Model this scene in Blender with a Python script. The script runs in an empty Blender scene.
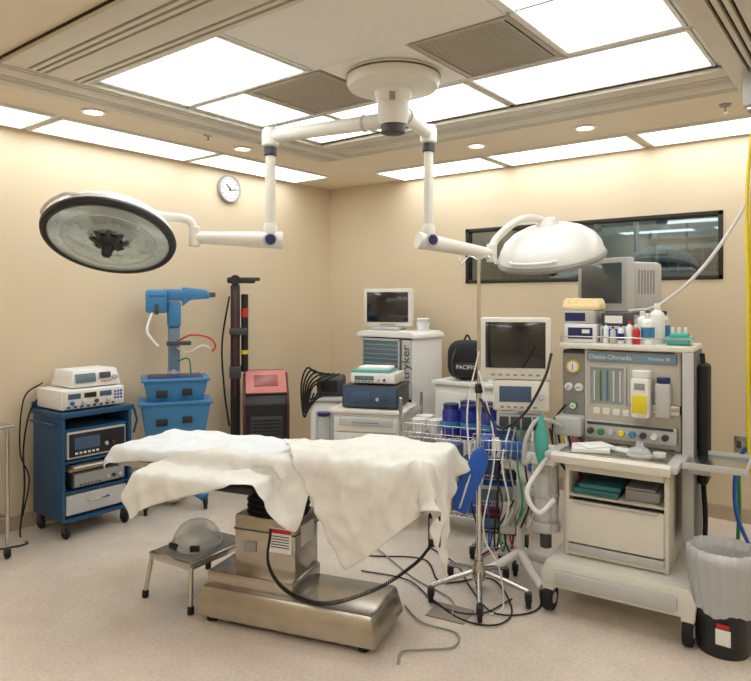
import bpy, bmesh, math, random
import numpy as np
from mathutils import Vector, Matrix, Quaternion, Euler
random.seed(4); np.random.seed(4)
S=bpy.context.scene
try:
    S.view_settings.view_transform='Standard'
except Exception: pass
R=math.radians
# ---------------------------------------------------------------- materials
def mat(name,col,rough=.5,metal=0,noise=0,nscale=20,bump=0,bscale=60,emit=0,alpha=None,coat=0,trans=0):
    m=bpy.data.materials.new(name); m.use_nodes=True
    nt=m.node_tree; b=nt.nodes['Principled BSDF']
    c=(*col,1)
    b.inputs['Base Color'].default_value=c
    b.inputs['Roughness'].default_value=rough
    b.inputs['Metallic'].default_value=metal
    if coat: b.inputs['Coat Weight'].default_value=coat
    if trans: b.inputs['Transmission Weight'].default_value=trans
    if alpha is not None: b.inputs['Alpha'].default_value=alpha
    if emit:
        b.inputs['Emission Color'].default_value=c
        b.inputs['Emission Strength'].default_value=emit
    tc=nt.nodes.new('ShaderNodeTexCoord')
    n=nt.nodes.new('ShaderNodeTexNoise'); n.inputs['Scale'].default_value=nscale; n.inputs['Detail'].default_value=5
    nt.links.new(tc.outputs['Object'],n.inputs['Vector'])
    a=max(noise,.03)
    mr=nt.nodes.new('ShaderNodeMapRange'); mr.inputs[1].default_value=.3; mr.inputs[2].default_value=.7
    mr.inputs[3].default_value=1-a; mr.inputs[4].default_value=1+a*.5
    nt.links.new(n.outputs['Fac'],mr.inputs[0])
    mx=nt.nodes.new('ShaderNodeVectorMath'); mx.operation='MULTIPLY'; mx.inputs[0].default_value=col
    nt.links.new(mr.outputs[0],mx.inputs[1]); nt.links.new(mx.outputs[0],b.inputs['Base Color'])
    if bump:
        n2=nt.nodes.new('ShaderNodeTexNoise'); n2.inputs['Scale'].default_value=bscale
        nt.links.new(tc.outputs['Object'],n2.inputs['Vector'])
        bp=nt.nodes.new('ShaderNodeBump'); bp.inputs['Strength'].default_value=bump; bp.inputs['Distance'].default_value=.01
        nt.links.new(n2.outputs['Fac'],bp.inputs['Height']); nt.links.new(bp.outputs[0],b.inputs['Normal'])
    return m
def sr(r,g,b):
    f=lambda v:(v/255/12.92 if v/255<=.04045 else ((v/255+.055)/1.055)**2.4)
    return (f(r),f(g),f(b))
WALL=mat('wall_paint',sr(219,201,171),.7,noise=.04,nscale=1.3,bump=.05,bscale=150)
CEIL=mat('ceiling_paint',sr(238,224,200),.8,noise=.03,nscale=2)
TRIM=mat('vinyl_trim',sr(186,168,142),.5)
FLOOR=mat('vinyl_floor',sr(227,213,197),.20,noise=.07,nscale=6,bump=.015,bscale=6,coat=.25)
nt=FLOOR.node_tree
n=nt.nodes.new('ShaderNodeTexNoise'); n.inputs['Scale'].default_value=60; n.inputs['Detail'].default_value=3
tc=nt.nodes.new('ShaderNodeTexCoord'); nt.links.new(tc.outputs['Object'],n.inputs['Vector'])
mr=nt.nodes.new('ShaderNodeMapRange'); mr.inputs[1].default_value=.35; mr.inputs[2].default_value=.7; mr.inputs[3].default_value=1.03; mr.inputs[4].default_value=.88
nt.links.new(n.outputs['Fac'],mr.inputs[0])
b=nt.nodes['Principled BSDF']; src=b.inputs['Base Color'].links[0].from_socket
b.inputs['Coat Roughness'].default_value=.12
vm=nt.nodes.new('ShaderNodeVectorMath'); vm.operation='MULTIPLY'
nt.links.new(src,vm.inputs[0]); nt.links.new(mr.outputs[0],vm.inputs[1]); nt.links.new(vm.outputs[0],b.inputs['Base Color'])
WHITE=mat('white_enamel',sr(234,233,229),.32)
OFFW=mat('offwhite_plastic',sr(226,222,211),.42)
CREAM=mat('cream_plastic',sr(208,202,186),.5)
GREY=mat('grey_plastic',sr(150,150,148),.5)
LGREY=mat('light_grey_plastic',sr(192,192,190),.42)
DGREY=mat('dark_grey_plastic',sr(62,64,68),.5)
BLACK=mat('black_plastic',sr(24,24,26),.45)
RUB=mat('black_rubber',sr(18,18,18),.75)
STEEL=mat('brushed_steel',sr(200,198,194),.24,metal=1,noise=.05,nscale=60)
STEELW=mat('worn_steel',sr(188,181,170),.26,metal=.92,noise=.12,nscale=14)
CHROME=mat('chrome',sr(220,220,220),.10,metal=1)
BLUE=mat('cart_blue',sr(26,76,116),.35)
LBLUE=mat('bin_blue',sr(60,128,178),.42)
NAVY=mat('navy_plastic',sr(32,42,96),.35)
JAR=mat('canister_blue',sr(40,52,140),.25,coat=.3)
WRAP=mat('blue_wrap',sr(58,98,178),.8,noise=.15,nscale=30,bump=.6,bscale=25)
VBLUE=mat('vivid_blue',sr(30,92,190),.4)
TEAL=mat('teal_plastic',sr(80,176,168),.5)
RED=mat('red_plastic',sr(196,44,36),.45)
MAROON=mat('maroon_plastic',sr(84,28,26),.45)
PINK=mat('salmon_panel',sr(200,124,116),.4)
YEL=mat('yellow_hose',sr(232,206,40),.45)
GREEN=mat('green_hose',sr(40,140,80),.45)
CARD=mat('cardboard',sr(176,146,104),.85,noise=.1)
FOAM=mat('foam',sr(240,216,168),.9)
PAPER=mat('paper',sr(240,239,234),.8)
SCREEN=mat('screen_glass',sr(28,30,34),.12,coat=.6)
LCD=mat('lcd_panel',sr(96,120,130),.25)
LCDB=mat('lcd_blue',sr(70,92,124),.25)
CLOTH=mat('drape_cloth',sr(232,235,238),.9,noise=.02,bump=.12,bscale=200)
CLOTH2=mat('drape_cloth_paper',sr(234,232,225),.85,noise=.02,bump=.12,bscale=160)
PAD=mat('table_pad',sr(30,30,34),.6)
SLOT=mat('slot_dark',sr(60,52,44),.8)
ALU=mat('slot_metal',sr(212,206,192),.5,metal=.1)
VENT=mat('vent_metal',sr(180,170,156),.45,metal=.4)
REFL=mat('lamp_reflector',sr(226,240,236),.16,metal=.5,noise=.05,nscale=8,coat=.8)
CLEAR=mat('clear_plastic',(.92,.94,.94),.1,alpha=.35)
COVER=mat('lamp_cover_glass',(.82,.93,.90),.04,alpha=.3)
BAG=mat('clear_bag',(.74,.76,.78),.25,alpha=.66,bump=.8,bscale=25)
BOTT=mat('bottle_white',sr(240,240,236),.35)
TILE=mat('ceiling_tile_white',sr(236,232,224),.7)
def emat(name,col,st):
    m=bpy.data.materials.new(name); m.use_nodes=True; nt=m.node_tree
    b=nt.nodes['Principled BSDF']; b.inputs['Base Color'].default_value=(.8,.8,.8,1)
    b.inputs['Emission Color'].default_value=(*col,1)
    tc=nt.nodes.new('ShaderNodeTexCoord'); n=nt.nodes.new('ShaderNodeTexNoise'); n.inputs['Scale'].default_value=14
    nt.links.new(tc.outputs['Object'],n.inputs['Vector'])
    mr=nt.nodes.new('ShaderNodeMapRange'); mr.inputs[1].default_value=.3; mr.inputs[2].default_value=.7
    mr.inputs[3].default_value=st*.9; mr.inputs[4].default_value=st*1.1
    nt.links.new(n.outputs['Fac'],mr.inputs[0]); nt.links.new(mr.outputs[0],b.inputs['Emission Strength'])
    return m
EM=emat('diffuser_light',(.925,.975,1),4.9)
EMD=emat('downlight_glow',(1,.9,.7),10)
EMW=emat('monitor_room_light',(.85,.95,1),4.5)
# ---------------------------------------------------------------- builders
def finish(name,bm,m,parent=None,smooth=True,ang=35):
    me=bpy.data.meshes.new(name); bm.normal_update(); bm.to_mesh(me); bm.free()
    if m: me.materials.append(m)
    if smooth:
        for p in me.polygons: p.use_smooth=True
        try: me.set_sharp_from_angle(angle=R(ang))
        except Exception: pass
    o=bpy.data.objects.new(name,me); S.collection.objects.link(o)
    if parent: o.parent=parent
    return o
def crom(pts,n=8):
    P=[Vector(p) for p in pts]
    if len(P)<3: return P
    out=[]; Q=[P[0]*2-P[1]]+P+[P[-1]*2-P[-2]]
    for i in range(1,len(Q)-2):
        a,b,c,d=Q[i-1],Q[i],Q[i+1],Q[i+2]
        for k in range(n):
            t=k/n
            out.append(.5*((2*b)+(c-a)*t+(2*a-5*b+4*c-d)*t*t+(3*b-a-3*c+d)*t**3))
    out.append(P[-1]); return out
def addbox(bm,c,s,bev=0,rot=None,seg=2):
    r=bmesh.ops.create_cube(bm,size=1)
    vs=r['verts']
    M=Matrix.Translation(c)@((Euler(rot).to_matrix().to_4x4()) if rot else Matrix.Identity(4))@Matrix.Diagonal((*s,1))
    bmesh.ops.transform(bm,matrix=M,verts=vs)
    if bev:
        es=list({e for v in vs for e in v.link_edges})
        bmesh.ops.bevel(bm,geom=es,offset=min(bev,min(s)*.45),segments=seg,affect='EDGES',profile=.5)
class Asm:
    def __init__(s,name,loc=(0,0,0),rot=0):
        s.e=bpy.data.objects.new(name,None); s.e.empty_display_size=.1
        S.collection.objects.link(s.e); s.e.location=loc; s.e.rotation_euler=(0,0,R(rot))
    def box(s,name,c,sz,m,bev=.005,rot=None,seg=2):
        bm=bmesh.new(); addbox(bm,(0,0,0),sz,bev,None,seg)
        o=finish(name,bm,m,s.e); o.location=c
        if rot: o.rotation_euler=[R(a) for a in rot]
        return o
    def boxes(s,name,lst,m,bev=.003):
        bm=bmesh.new()
        for c,sz in lst: addbox(bm,c,sz,bev)
        return finish(name,bm,m,s.e)
    def frus(s,name,c,sb,st,h,m,bev=.01,off=(0,0)):
        bm=bmesh.new(); r=bmesh.ops.create_cube(bm,size=1)
        for v in r['verts']:
            q=st if v.co.z>0 else sb
            o=off if v.co.z>0 else (0,0)
            v.co=Vector((v.co.x*q[0]+o[0],v.co.y*q[1]+o[1],v.co.z*h))
        if bev: bmesh.ops.bevel(bm,geom=list(bm.edges),offset=bev,segments=2,affect='EDGES',profile=.5)
        o=finish(name,bm,m,s.e); o.location=c; return o
    def lathe(s,name,prof,m,loc=(0,0,0),q=None,n=40,ang=35):
        bm=bmesh.new(); rings=[]
        for r,z in prof:
            if r<1e-5: rings.append([bm.verts.new((0,0,z))])
            else: rings.append([bm.verts.new((r*math.cos(2*math.pi*i/n),r*math.sin(2*math.pi*i/n),z)) for i in range(n)])
        for a,b in zip(rings,rings[1:]):
            if len(a)==1 and len(b)==1: continue
            for i in range(n):
                j=(i+1)%n
                if len(a)==1: bm.faces.new((a[0],b[j],b[i]))
                elif len(b)==1: bm.faces.new((a[i],a[j],b[0]))
                else: bm.faces.new((a[i],a[j],b[j],b[i]))
        bmesh.ops.recalc_face_normals(bm,faces=bm.faces)
        o=finish(name,bm,m,s.e,ang=ang); o.location=loc
        if q is not None:
            o.rotation_mode='QUATERNION'; o.rotation_quaternion=q
        return o
    def cyl(s,name,a,b,r,m,r2=None,n=20,bev=None):
        a=Vector(a); b=Vector(b); L=(b-a).length; r2=r if r2 is None else r2
        q=Vector((0,0,1)).rotation_difference((b-a).normalized())
        e=min(.004,L*.2,r*.3) if bev is None else bev
        return s.lathe(name,[(0,0),(r-e,0),(r,e),(r2,L-e),(max(r2-e,0.0001),L),(0,L)],m,a,q,n)
    def tube(s,name,pts,r,m,smooth=True):
        return s.wires(name,[crom(pts) if smooth else pts],r,m)
    def wires(s,name,lines,r,m):
        cu=bpy.data.curves.new(name,'CURVE'); cu.dimensions='3D'; cu.bevel_depth=r; cu.bevel_resolution=3; cu.use_fill_caps=True
        for l in lines:
            sp=cu.splines.new('POLY'); sp.points.add(len(l)-1)
            for p,c in zip(sp.points,l): p.co=(*c,1)
            sp.use_smooth=True
        cu.materials.append(m)
        o=bpy.data.objects.new(name,cu); S.collection.objects.link(o); o.parent=s.e; return o
    def prism(s,name,poly,y0,y1,m,bev=.004):   # polygon in XZ extruded along Y
        bm=bmesh.new(); a=[bm.verts.new((x,y0,z)) for x,z in poly]; b=[bm.verts.new((x,y1,z)) for x,z in poly]
        bm.faces.new(a); bm.faces.new(b[::-1]); k=len(poly)
        for i in range(k): bm.faces.new((a[i],b[i],b[(i+1)%k],a[(i+1)%k]))
        bmesh.ops.recalc_face_normals(bm,faces=bm.faces)
        if bev: bmesh.ops.bevel(bm,geom=list(bm.edges),offset=bev,segments=2,affect='EDGES',profile=.5)
        return finish(name,bm,m,s.e)
    def prismx(s,name,poly,x0,x1,m,bev=.004):   # polygon in YZ extruded along X
        bm=bmesh.new(); a=[bm.verts.new((x0,y,z)) for y,z in poly]; b=[bm.verts.new((x1,y,z)) for y,z in poly]
        bm.faces.new(a); bm.faces.new(b[::-1]); k=len(poly)
        for i in range(k): bm.faces.new((a[i],b[i],b[(i+1)%k],a[(i+1)%k]))
        bmesh.ops.recalc_face_normals(bm,faces=bm.faces)
        if bev: bmesh.ops.bevel(bm,geom=list(bm.edges),offset=bev,segments=2,affect='EDGES',profile=.5)
        return finish(name,bm,m,s.e)
    def text(s,name,t,loc,size,m,rot=(90,0,0)):
        cu=bpy.data.curves.new(name,'FONT'); cu.body=t; cu.size=size; cu.extrude=.0008; cu.align_x='CENTER'; cu.align_y='CENTER'
        cu.materials.append(m); o=bpy.data.objects.new(name,cu); S.collection.objects.link(o); o.parent=s.e
        o.location=loc; o.rotation_euler=[R(a) for a in rot]; return o
    def caster(s,i,x,y,r=.04,m=RUB):
        s.cyl(f'caster_wheel_{i}',(x-.012,y,r),(x+.012,y,r),r,m,n=20)
        s.box(f'caster_fork_{i}',(x,y,r*1.5),(.036,r*.9,r*1.2),DGREY,.004)
    def handle(s,name,x,y,z,w,m=DGREY):
        s.wires(name,[[(x-w/2,y,z),(x-w/2,y-.025,z),(x+w/2,y-.025,z),(x+w/2,y,z)]],.005,m)
    def device(s,name,c,sz,body=CREAM,face=LGREY,scr=SCREEN,knobs=3,led=True):
        x,y,z=c; w,d,h=sz
        s.box(name+'_body',c,sz,body,.008)
        f=y-d/2
        s.box(name+'_face',(x,f-.003,z),(w*.94,.008,h*.84),face,.002)
        if scr: s.box(name+'_screen',(x-w*.18,f-.008,z+h*.05),(w*.42,.006,h*.45),scr,.001)
        for k in range(knobs):
            s.cyl(f'{name}_knob_{k}',(x+w*(.14+.12*k),f-.005,z-h*.1),(x+w*(.14+.12*k),f-.022,z-h*.1),min(h*.13,.013),DGREY if k%2 else LGREY,n=14)
        s.boxes(name+'_keys',[((x-w*.36+w*.07*k,f-.009,z-h*.3),(w*.04,.005,h*.08)) for k in range(6)],WHITE if face in (BLACK,DGREY,NAVY) else DGREY,.0005)
        for k in range(2): s.box(f'{name}_foot_{k}',(x+(k-.5)*w*.7,y,z-h/2-.002),(.03,d*.7,.008),RUB,.001)
# ---------------------------------------------------------------- room
H=2.745; XR=6.2; YF=-6.8
def shell(name,boxes,m):
    bm=bmesh.new()
    for c,s_ in boxes: addbox(bm,c,s_,0)
    return finish(name,bm,m,None,smooth=False)
shell('floor',[((XR/2,YF/2,-.05),(XR+.2,-YF+.2,.1))],FLOOR)
shell('ceiling',[((XR/2,YF/2,H+.06),(XR+.2,-YF+.2,.12))],CEIL)
shell('wall_left',[((-.05,YF/2,H/2),(.1,-YF+.2,H))],WALL)
shell('wall_right',[((XR+.05,YF/2,H/2),(.1,-YF+.2,H))],WALL)
shell('wall_front',[((XR/2,YF-.05,H/2),(XR,.1,H))],WALL)
wx0,wx1,wz0,wz1=1.66,3.77,1.72,2.215
shell('wall_back',[((wx0/2,.05,H/2),(wx0,.1,H)),(((wx1+XR)/2,.05,H/2),(XR-wx1,.1,H)),
  (((wx0+wx1)/2,.05,wz0/2),(wx1-wx0,.1,wz0)),(((wx0+wx1)/2,.05,(H+wz1)/2),(wx1-wx0,.1,H-wz1))],WALL)
shell('baseboard_left',[((.006,YF/2,.05),(.012,-YF,.1))],TRIM)
shell('baseboard_back',[((XR/2,-.006,.05),(XR-.03,.012,.1))],TRIM)
shell('baseboard_right',[((XR-.006,YF/2,.05),(.012,-YF,.1))],TRIM)
# observation window
w=Asm('window_1',(0,0,0))
t=.032
w.boxes('frame',[(((wx0+wx1)/2,.03,wz0+t/2),(wx1-wx0,.08,t)),(((wx0+wx1)/2,.03,wz1-t/2),(wx1-wx0,.08,t)),
  ((wx0+t/2,.03,(wz0+wz1)/2),(t,.08,wz1-wz0)),((wx1-t/2,.03,(wz0+wz1)/2),(t,.08,wz1-wz0))],mat('bronze_frame',sr(36,32,30),.4),.003)
GL=bpy.data.materials.new('tinted_glass'); GL.use_nodes=True; nt=GL.node_tree
for n in list(nt.nodes): nt.nodes.remove(n)
o=nt.nodes.new('ShaderNodeOutputMaterial'); a=nt.nodes.new('ShaderNodeBsdfTransparent'); a.inputs[0].default_value=(.55,.63,.63,1)
g=nt.nodes.new('ShaderNodeBsdfGlossy'); g.inputs['Roughness'].default_value=.02; g.inputs[0].default_value=(.9,.95,.95,1)
mx=nt.nodes.new('ShaderNodeMixShader'); mx.inputs[0].default_value=.15
nt.links.new(a.outputs[0],mx.inputs[1]); nt.links.new(g.outputs[0],mx.inputs[2]); nt.links.new(mx.outputs[0],o.inputs[0])
w.box('pane',((wx0+wx1)/2,.03,(wz0+wz1)/2),(wx1-wx0-.06,.006,wz1-wz0-.06),GL,0)
OB=mat('observation_paint',sr(120,132,136),.8)
shell('wall_observation_back',[((2.7,2.2,1.6),(3.6,.1,2.4))],OB)
shell('wall_observation_left',[((.9,1.15,1.6),(.1,2.1,2.4))],OB)
shell('wall_observation_right',[((4.5,1.15,1.6),(.1,2.1,2.4))],OB)
shell('floor_observation',[((2.7,1.15,.45),(3.6,2.1,.1))],OB)
shell('ceiling_observation',[((2.7,1.15,2.8),(3.6,2.1,.1))],OB)
ob=Asm('observation_ceiling_light',(2.9,1.2,2.72)); ob.box('diffuser',(0,0,0),(1.6,.5,.03),EMW); ob.box('rim',(0,0,.02),(1.68,.58,.02),WHITE)
ob=Asm('observation_cabinet',(2.7,1.9,.5)); ob.boxes('doors',[((-1.3+i*.5,-.02,1.62),(.48,.35,.42)) for i in range(6)],LGREY); ob.boxes('carcass',[((0,.05,.7),(2.9,.4,1.4)),((0,.06,1.62),(3.1,.34,.46))],GREY); ob.box('shelf_edge',(0,-.2,1.38),(3.0,.04,.04),WHITE)
ob=Asm('observation_desk',(2.2,1.0,.5),-10); ob.box('bezel',(0,0,1.35),(.5,.05,.34),DGREY); ob.box('desk',(0,.05,1.12),(.9,.5,.04),LGREY); ob.box('leg',(0,.1,.55),(.8,.4,1.1),GREY); ob.box('rear',(0,.05,1.35),(.4,.06,.26),BLACK)
ob=Asm('observation_shelf_unit',(3.4,1.1,.5),8); ob.boxes('shelves',[((0,0,z),(.8,.3,.03)) for z in (.4,.9,1.3,1.6)],WHITE); ob.boxes('binders',[((-.3+.09*i,-.02,1.42),(.07,.22,.2)) for i in range(7)],LBLUE); ob.boxes('uprights',[((x,0,.85),(.03,.3,1.7)) for x in (-.4,.4)],WHITE)
# ceiling fixtures
def panel(kind,x0,x1,y0,y1):
    cx,cy,dx,dy=(x0+x1)/2,(y0+y1)/2,x1-x0,y1-y0
    if kind=='L':
        a=Asm('ceiling_light_panel',(cx,cy,H)); t=.018
        a.box('diffuser',(0,0,-.006),(dx-2*t,dy-2*t,.012),EM,0)
        a.boxes('trim',[((0,dy/2-t/2,-.009),(dx,t,.018)),((0,-dy/2+t/2,-.009),(dx,t,.018)),((dx/2-t/2,0,-.009),(t,dy-2*t,.018)),((-dx/2+t/2,0,-.009),(t,dy-2*t,.018))],WHITE,.002)
    elif kind=='V':
        a=Asm('ceiling_vent_grille',(cx,cy,H)); t=.025
        a.boxes('trim',[((0,dy/2-t/2,-.009),(dx,t,.018)),((0,-dy/2+t/2,-.009),(dx,t,.018)),((dx/2-t/2,0,-.009),(t,dy-2*t,.018)),((-dx/2+t/2,0,-.009),(t,dy-2*t,.018))],VENT,.002)
        a.box('backing',(0,0,-.002),(dx-.05,dy-.05,.004),SLOT,0)
        a.boxes('louvres',[((-dx/2+.035+i*.0145,0,-.009),(.011,dy-.05,.008)) for i in range(int((dx-.06)/.0145))],VENT,0)
    else:
        a=Asm('ceiling_tile',(cx,cy,H)); a.box('face',(0,0,-.006),(dx,dy,.012),TILE,.003)
for p in [('L',1.39,2.38,-3.41,-2.82),('B',2.41,3.47,-3.41,-2.82),('L',3.50,4.03,-3.41,-2.24),('L',1.39,1.86,-2.80,-2.23),('V',1.88,2.42,-2.80,-2.23),
          ('B',2.44,2.96,-2.80,-2.23),('V',2.98,3.48,-2.80,-2.23),('L',1.39,1.91,-2.20,-1.65),('L',1.93,2.92,-2.20,-1.65),('L',2.95,4.03,-2.20,-1.65),
          ('L',.06,.53,-4.42,-3.2),('L',.06,.53,-3.16,-1.9),('L',.06,.53,-1.86,-.6),
          ('L',.99,2.08,-.5,-.03),('L',2.13,3.25,-.5,-.03),('L',3.30,4.42,-.5,-.03),('L',4.47,5.6,-.5,-.03),
          ('L',5.6,6.1,-5.4,-4.2),('L',5.6,6.1,-3.9,-2.7),('L',5.6,6.1,-2.4,-1.2),('L',1.0,2.2,-6.7,-6.2),('L',2.5,3.7,-6.7,-6.2),('L',4.0,5.2,-6.7,-6.2),('L',2.0,3.2,-5.4,-4.9),('L',3.5,4.7,-5.4,-4.9)]:  # this row: extra panels out of view, added to light the table front
    panel(*p)
fr=Asm('linear_slot_diffuser',(0,0,H))
bk=[];st=[]
def band(x0,x1,y0,y1,alongx):
    bk.append((((x0+x1)/2,(y0+y1)/2,-.008),(x1-x0,y1-y0,.016)))
    W=(y1-y0) if alongx else (x1-x0)
    ws=[.09,.02,.02,.11,.02,.02]; g=.016
    k=(W-g*(len(ws)-1))/sum(ws); ws=[x*k for x in ws]; u=0
    for w_ in ws:
        if alongx: st.append((((x0+x1)/2,y0+u+w_/2,-.022),(x1-x0,w_,.03)))
        else: st.append(((x0+u+w_/2,(y0+y1)/2,-.022),(w_,y1-y0,.03)))
        u+=w_+g
band(1.0,1.36,-3.86,-1.2,False); band(4.06,4.42,-3.86,-1.2,False); band(1.36,4.06,-1.62,-1.2,True); band(1.36,4.06,-3.86,-3.44,True)
fr.boxes('slots',bk,SLOT,0); fr.boxes('blades',st,ALU,.002)
gr=Asm('ceiling_grid',(0,0,H))
gr.boxes('tees',[((2.71,-2.815,-.006),(2.7,.02,.014)),((2.71,-2.215,-.006),(2.7,.02,.014)),((2.395,-3.11,-.006),(.02,.6,.014)),((3.485,-2.8,-.006),(.02,1.2,.014)),((1.37,-2.53,-.006),(.02,1.8,.014)),((4.045,-2.53,-.006),(.02,1.8,.014))],WHITE,.001)
for x,y in [(.806,-3.1),(.766,-1.868),(2.24,-.845),(3.08,-.853),(1.9,-5.9),(4.4,-5.9)]:
    a=Asm('recessed_downlight',(x,y,H)); a.lathe('trim_ring',[(.055,-.002),(.075,-.002),(.078,-.008),(.058,-.014),(.052,-.004)],WHITE,n=32)
    a.lathe('lens',[(0,-.006),(.054,-.005)],EMD,n=24)
a=Asm('fire_sprinkler',(3.93,-.84,H)); a.lathe('escutcheon',[(0,-.012),(.03,-.012),(.036,0)],GREY); a.cyl('stem',(0,0,-.01),(0,0,-.05),.007,STEEL); a.lathe('deflector',[(0,-.052),(.018,-.05)],STEEL)
a=Asm('fire_sprinkler',(.9,-2.3,H)); a.lathe('escutcheon',[(0,-.012),(.03,-.012),(.036,0)],GREY); a.cyl('stem',(0,0,-.01),(0,0,-.05),.007,STEEL); a.lathe('deflector',[(0,-.052),(.018,-.05)],STEEL)
# clock
a=Asm('wall_clock',(0.002,-1.38,2.57)); q=Euler((0,R(90),0)).to_quaternion()
a.lathe('rim',[(.0,0),(.125,0),(.128,.02),(.12,.035),(.108,.033),(.106,.024)],GREY,q=q,n=48)
a.lathe('face',[(0,.024),(.107,.024)],PAPER,q=q,n=40)
tk=[]
for i in range(12):
    an=i*math.pi/6; tk.append((( .026,.09*math.sin(an),.09*math.cos(an)),(.003,.011,.011)))
a.boxes('hour_marks',tk,BLACK,0)
a.box('hour_hand',(.029,-.02,.02),(.003,.010,.062),BLACK,0,rot=(45,0,0)); a.box('minute_hand',(.031,.028,-.006),(.003,.008,.085),BLACK,0,rot=(100,0,0)); a.cyl('hub',(.024,0,0),(.034,0,0),.009,BLACK)
# ---------------------------------------------------------------- surgical light
def lamp_head(a,p,C,n,r,dz):
    C=Vector(C); n=Vector(n).normalized(); q=Vector((0,0,-1)).rotation_difference(n)
    a.lathe(p+'_dome',[(r,-.015),(r,.01),(r*.965,.045*dz),(r*.86,.085*dz),(r*.66,.12*dz),(r*.42,.142*dz),(r*.2,.152*dz),(0,.155*dz)],WHITE,C,q,56)
    a.lathe(p+'_rim',[(r-.03,-.028),(r-.008,-.036),(r+.008,-.03),(r+.014,-.012),(r+.008,.004),(r-.01,.006)],BLACK if p.startswith('left') else GREY,C,q,56)
    # silver reflector bowl (faceted in rings) behind a clear greenish cover
    a.lathe(p+'_reflector',[(.06,.045),(.11,.044),(.16,.036),(.21,.022),(.26,.004),(r-.02,-.022)],REFL,C,q,28,ang=60)
    a.lathe(p+'_cover_glass',[(0,-.026),(.2,-.034),(r-.08,-.034),(r-.024,-.03)],COVER,C,q,56)
    a.lathe(p+'_cover_step',[(.235,-.033),(.240,-.038),(.246,-.033)],LGREY,C,q,56)
    a.lathe(p+'_inner_ring',[(.085,-.005),(.1,-.026),(.115,-.005),(.1,.02)],GREY,C,q,40)
    a.lathe(p+'_hub',[(.07,.05),(.068,-.045),(.05,-.065),(.033,-.07),(.026,-.12),(.02,-.13),(0,-.132)],BLACK,C,q,28)
    for k in range(8):
        an=k*math.pi/4+.2; v=q@Vector((math.cos(an)*.10,math.sin(an)*.10,-.02)); v2=q@Vector((math.cos(an)*.06,math.sin(an)*.06,-.05))
        a.cyl(f'{p}_spoke_{k}',C+v2,C+v,.013,DGREY,n=10)
    return C,q
sl=Asm('surgical_light',(0,0,0))
px,py=2.69,-2.52
sl.lathe('ceiling_canopy',[(.2,H-.012),(.237,H-.016),(.24,H-.06),(.228,H-.085),(.15,H-.1),(.1,H-.105),(.085,H-.15),(.08,H-.16)],OFFW,(px,py,0),n=56)
sl.lathe('canopy_seam',[(.241,H-.028),(.243,H-.032),(.241,H-.036)],DGREY,(px,py,0),n=56)
sl.lathe('hub',[(.0,2.6),(.08,2.6),(.082,2.55),(.078,2.49),(.07,2.47),(0,2.47)],OFFW,(px,py,0))
sl.lathe('hub_band',[(.05,2.47),(.062,2.465),(.062,2.43),(.05,2.425),(0,2.424)],DGREY,(px,py,0))
sl.box('grille_mark',(px+.05,py-.075,2.6),(.03,.004,.05),GREY,.001,rot=(0,0,35))
def arm(p,A,J,zl,C,n,r,dz):
    A=Vector(A);J=Vector(J)
    d=(J-A).normalized()
    sl.cyl(p+'_horizontal_arm',A,J,.042,OFFW,r2=.036,n=28)
    sl.cyl(p+'_seam_ring',A+d*.16,A+d*.175,.046,LGREY,n=28)
    sl.lathe(p+'_elbow',[(0,.05),(.035,.048),(.047,.03),(.05,0),(.048,-.05),(.036,-.06),(0,-.06)],OFFW,J)
    sl.cyl(p+'_post_collar',J+Vector((0,0,-.055)),J+Vector((0,0,-.11)),.037,DGREY)
    B=Vector((J.x,J.y,zl))
    sl.cyl(p+'_post',J+Vector((0,0,-.1)),B+Vector((0,0,.02)),.027,OFFW,r2=.032,n=24)
    sl.lathe(p+'_knuckle',[(0,.11),(.03,.108),(.038,.09),(.04,.03),(.03,0),(0,0)],OFFW,B+Vector((0,0,-.01)))
    C,q=lamp_head(sl,p+'_head',C,n,r,dz); h=Vector((C.x-B.x,C.y-B.y,0)).normalized()
    E=Vector((C.x,C.y,C.z))-h*(r+.11)
    sl.cyl(p+'_spring_arm',B-h*.07,E,.050,OFFW,r2=.032,n=26)
    side=Vector((h.y,-h.x,0)); 
    if side.y>0: side=-side
    sl.cyl(p+'_dial',B+side*.03,B+side*.058,.040,LGREY,n=28); sl.cyl(p+'_dial_badge',B+side*.05,B+side*.063,.03,NAVY,n=24)
    sl.cyl(p+'_fork_pivot',E+Vector((0,0,-.05)),E+Vector((0,0,.06)),.032,OFFW)
    up=q@Vector((0,0,1)); top=C+up*(.155*dz)
    sl.tube(p+'_yoke',[E+Vector((0,0,.04)),E+Vector((0,0,.10))+h*.04,C-h*(r*.75)+up*(.15*dz),C-h*.12+up*(.155*dz+.03),top+up*.01],.024,OFFW)
    sl.lathe(p+'_head_pivot',[(0,.05),(.05,.045),(.07,.02),(.08,0)],OFFW,C+q@Vector((0,0,.145*dz)),q,28)
    w_=q@Vector((1,0,0)); v_=q@Vector((0,1,0))
    for s_ in (-1,1):
        pts=[C+v_*s_*(r+.012)*math.cos(t)+w_*(r+.012)*math.sin(t)+up*(.035) for t in [x*.12 for x in range(-4,5)]]
        pts[0]-=v_*s_*.03; pts[-1]-=v_*s_*.03
        sl.tube(p+f'_rim_handle_{(s_+1)//2}',pts,.009,WHITE)
arm('left',(px,py,2.50),(1.925,-2.66,2.50),1.91,(1.34,-3.30,1.920),(.326,-.365,-.879),.338,.95)
arm('right',(px,py,2.565),(2.566,-2.0,2.55),1.92,(3.01,-1.26,1.852),(-.007,.30,-.93),.325,1.35)
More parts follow.
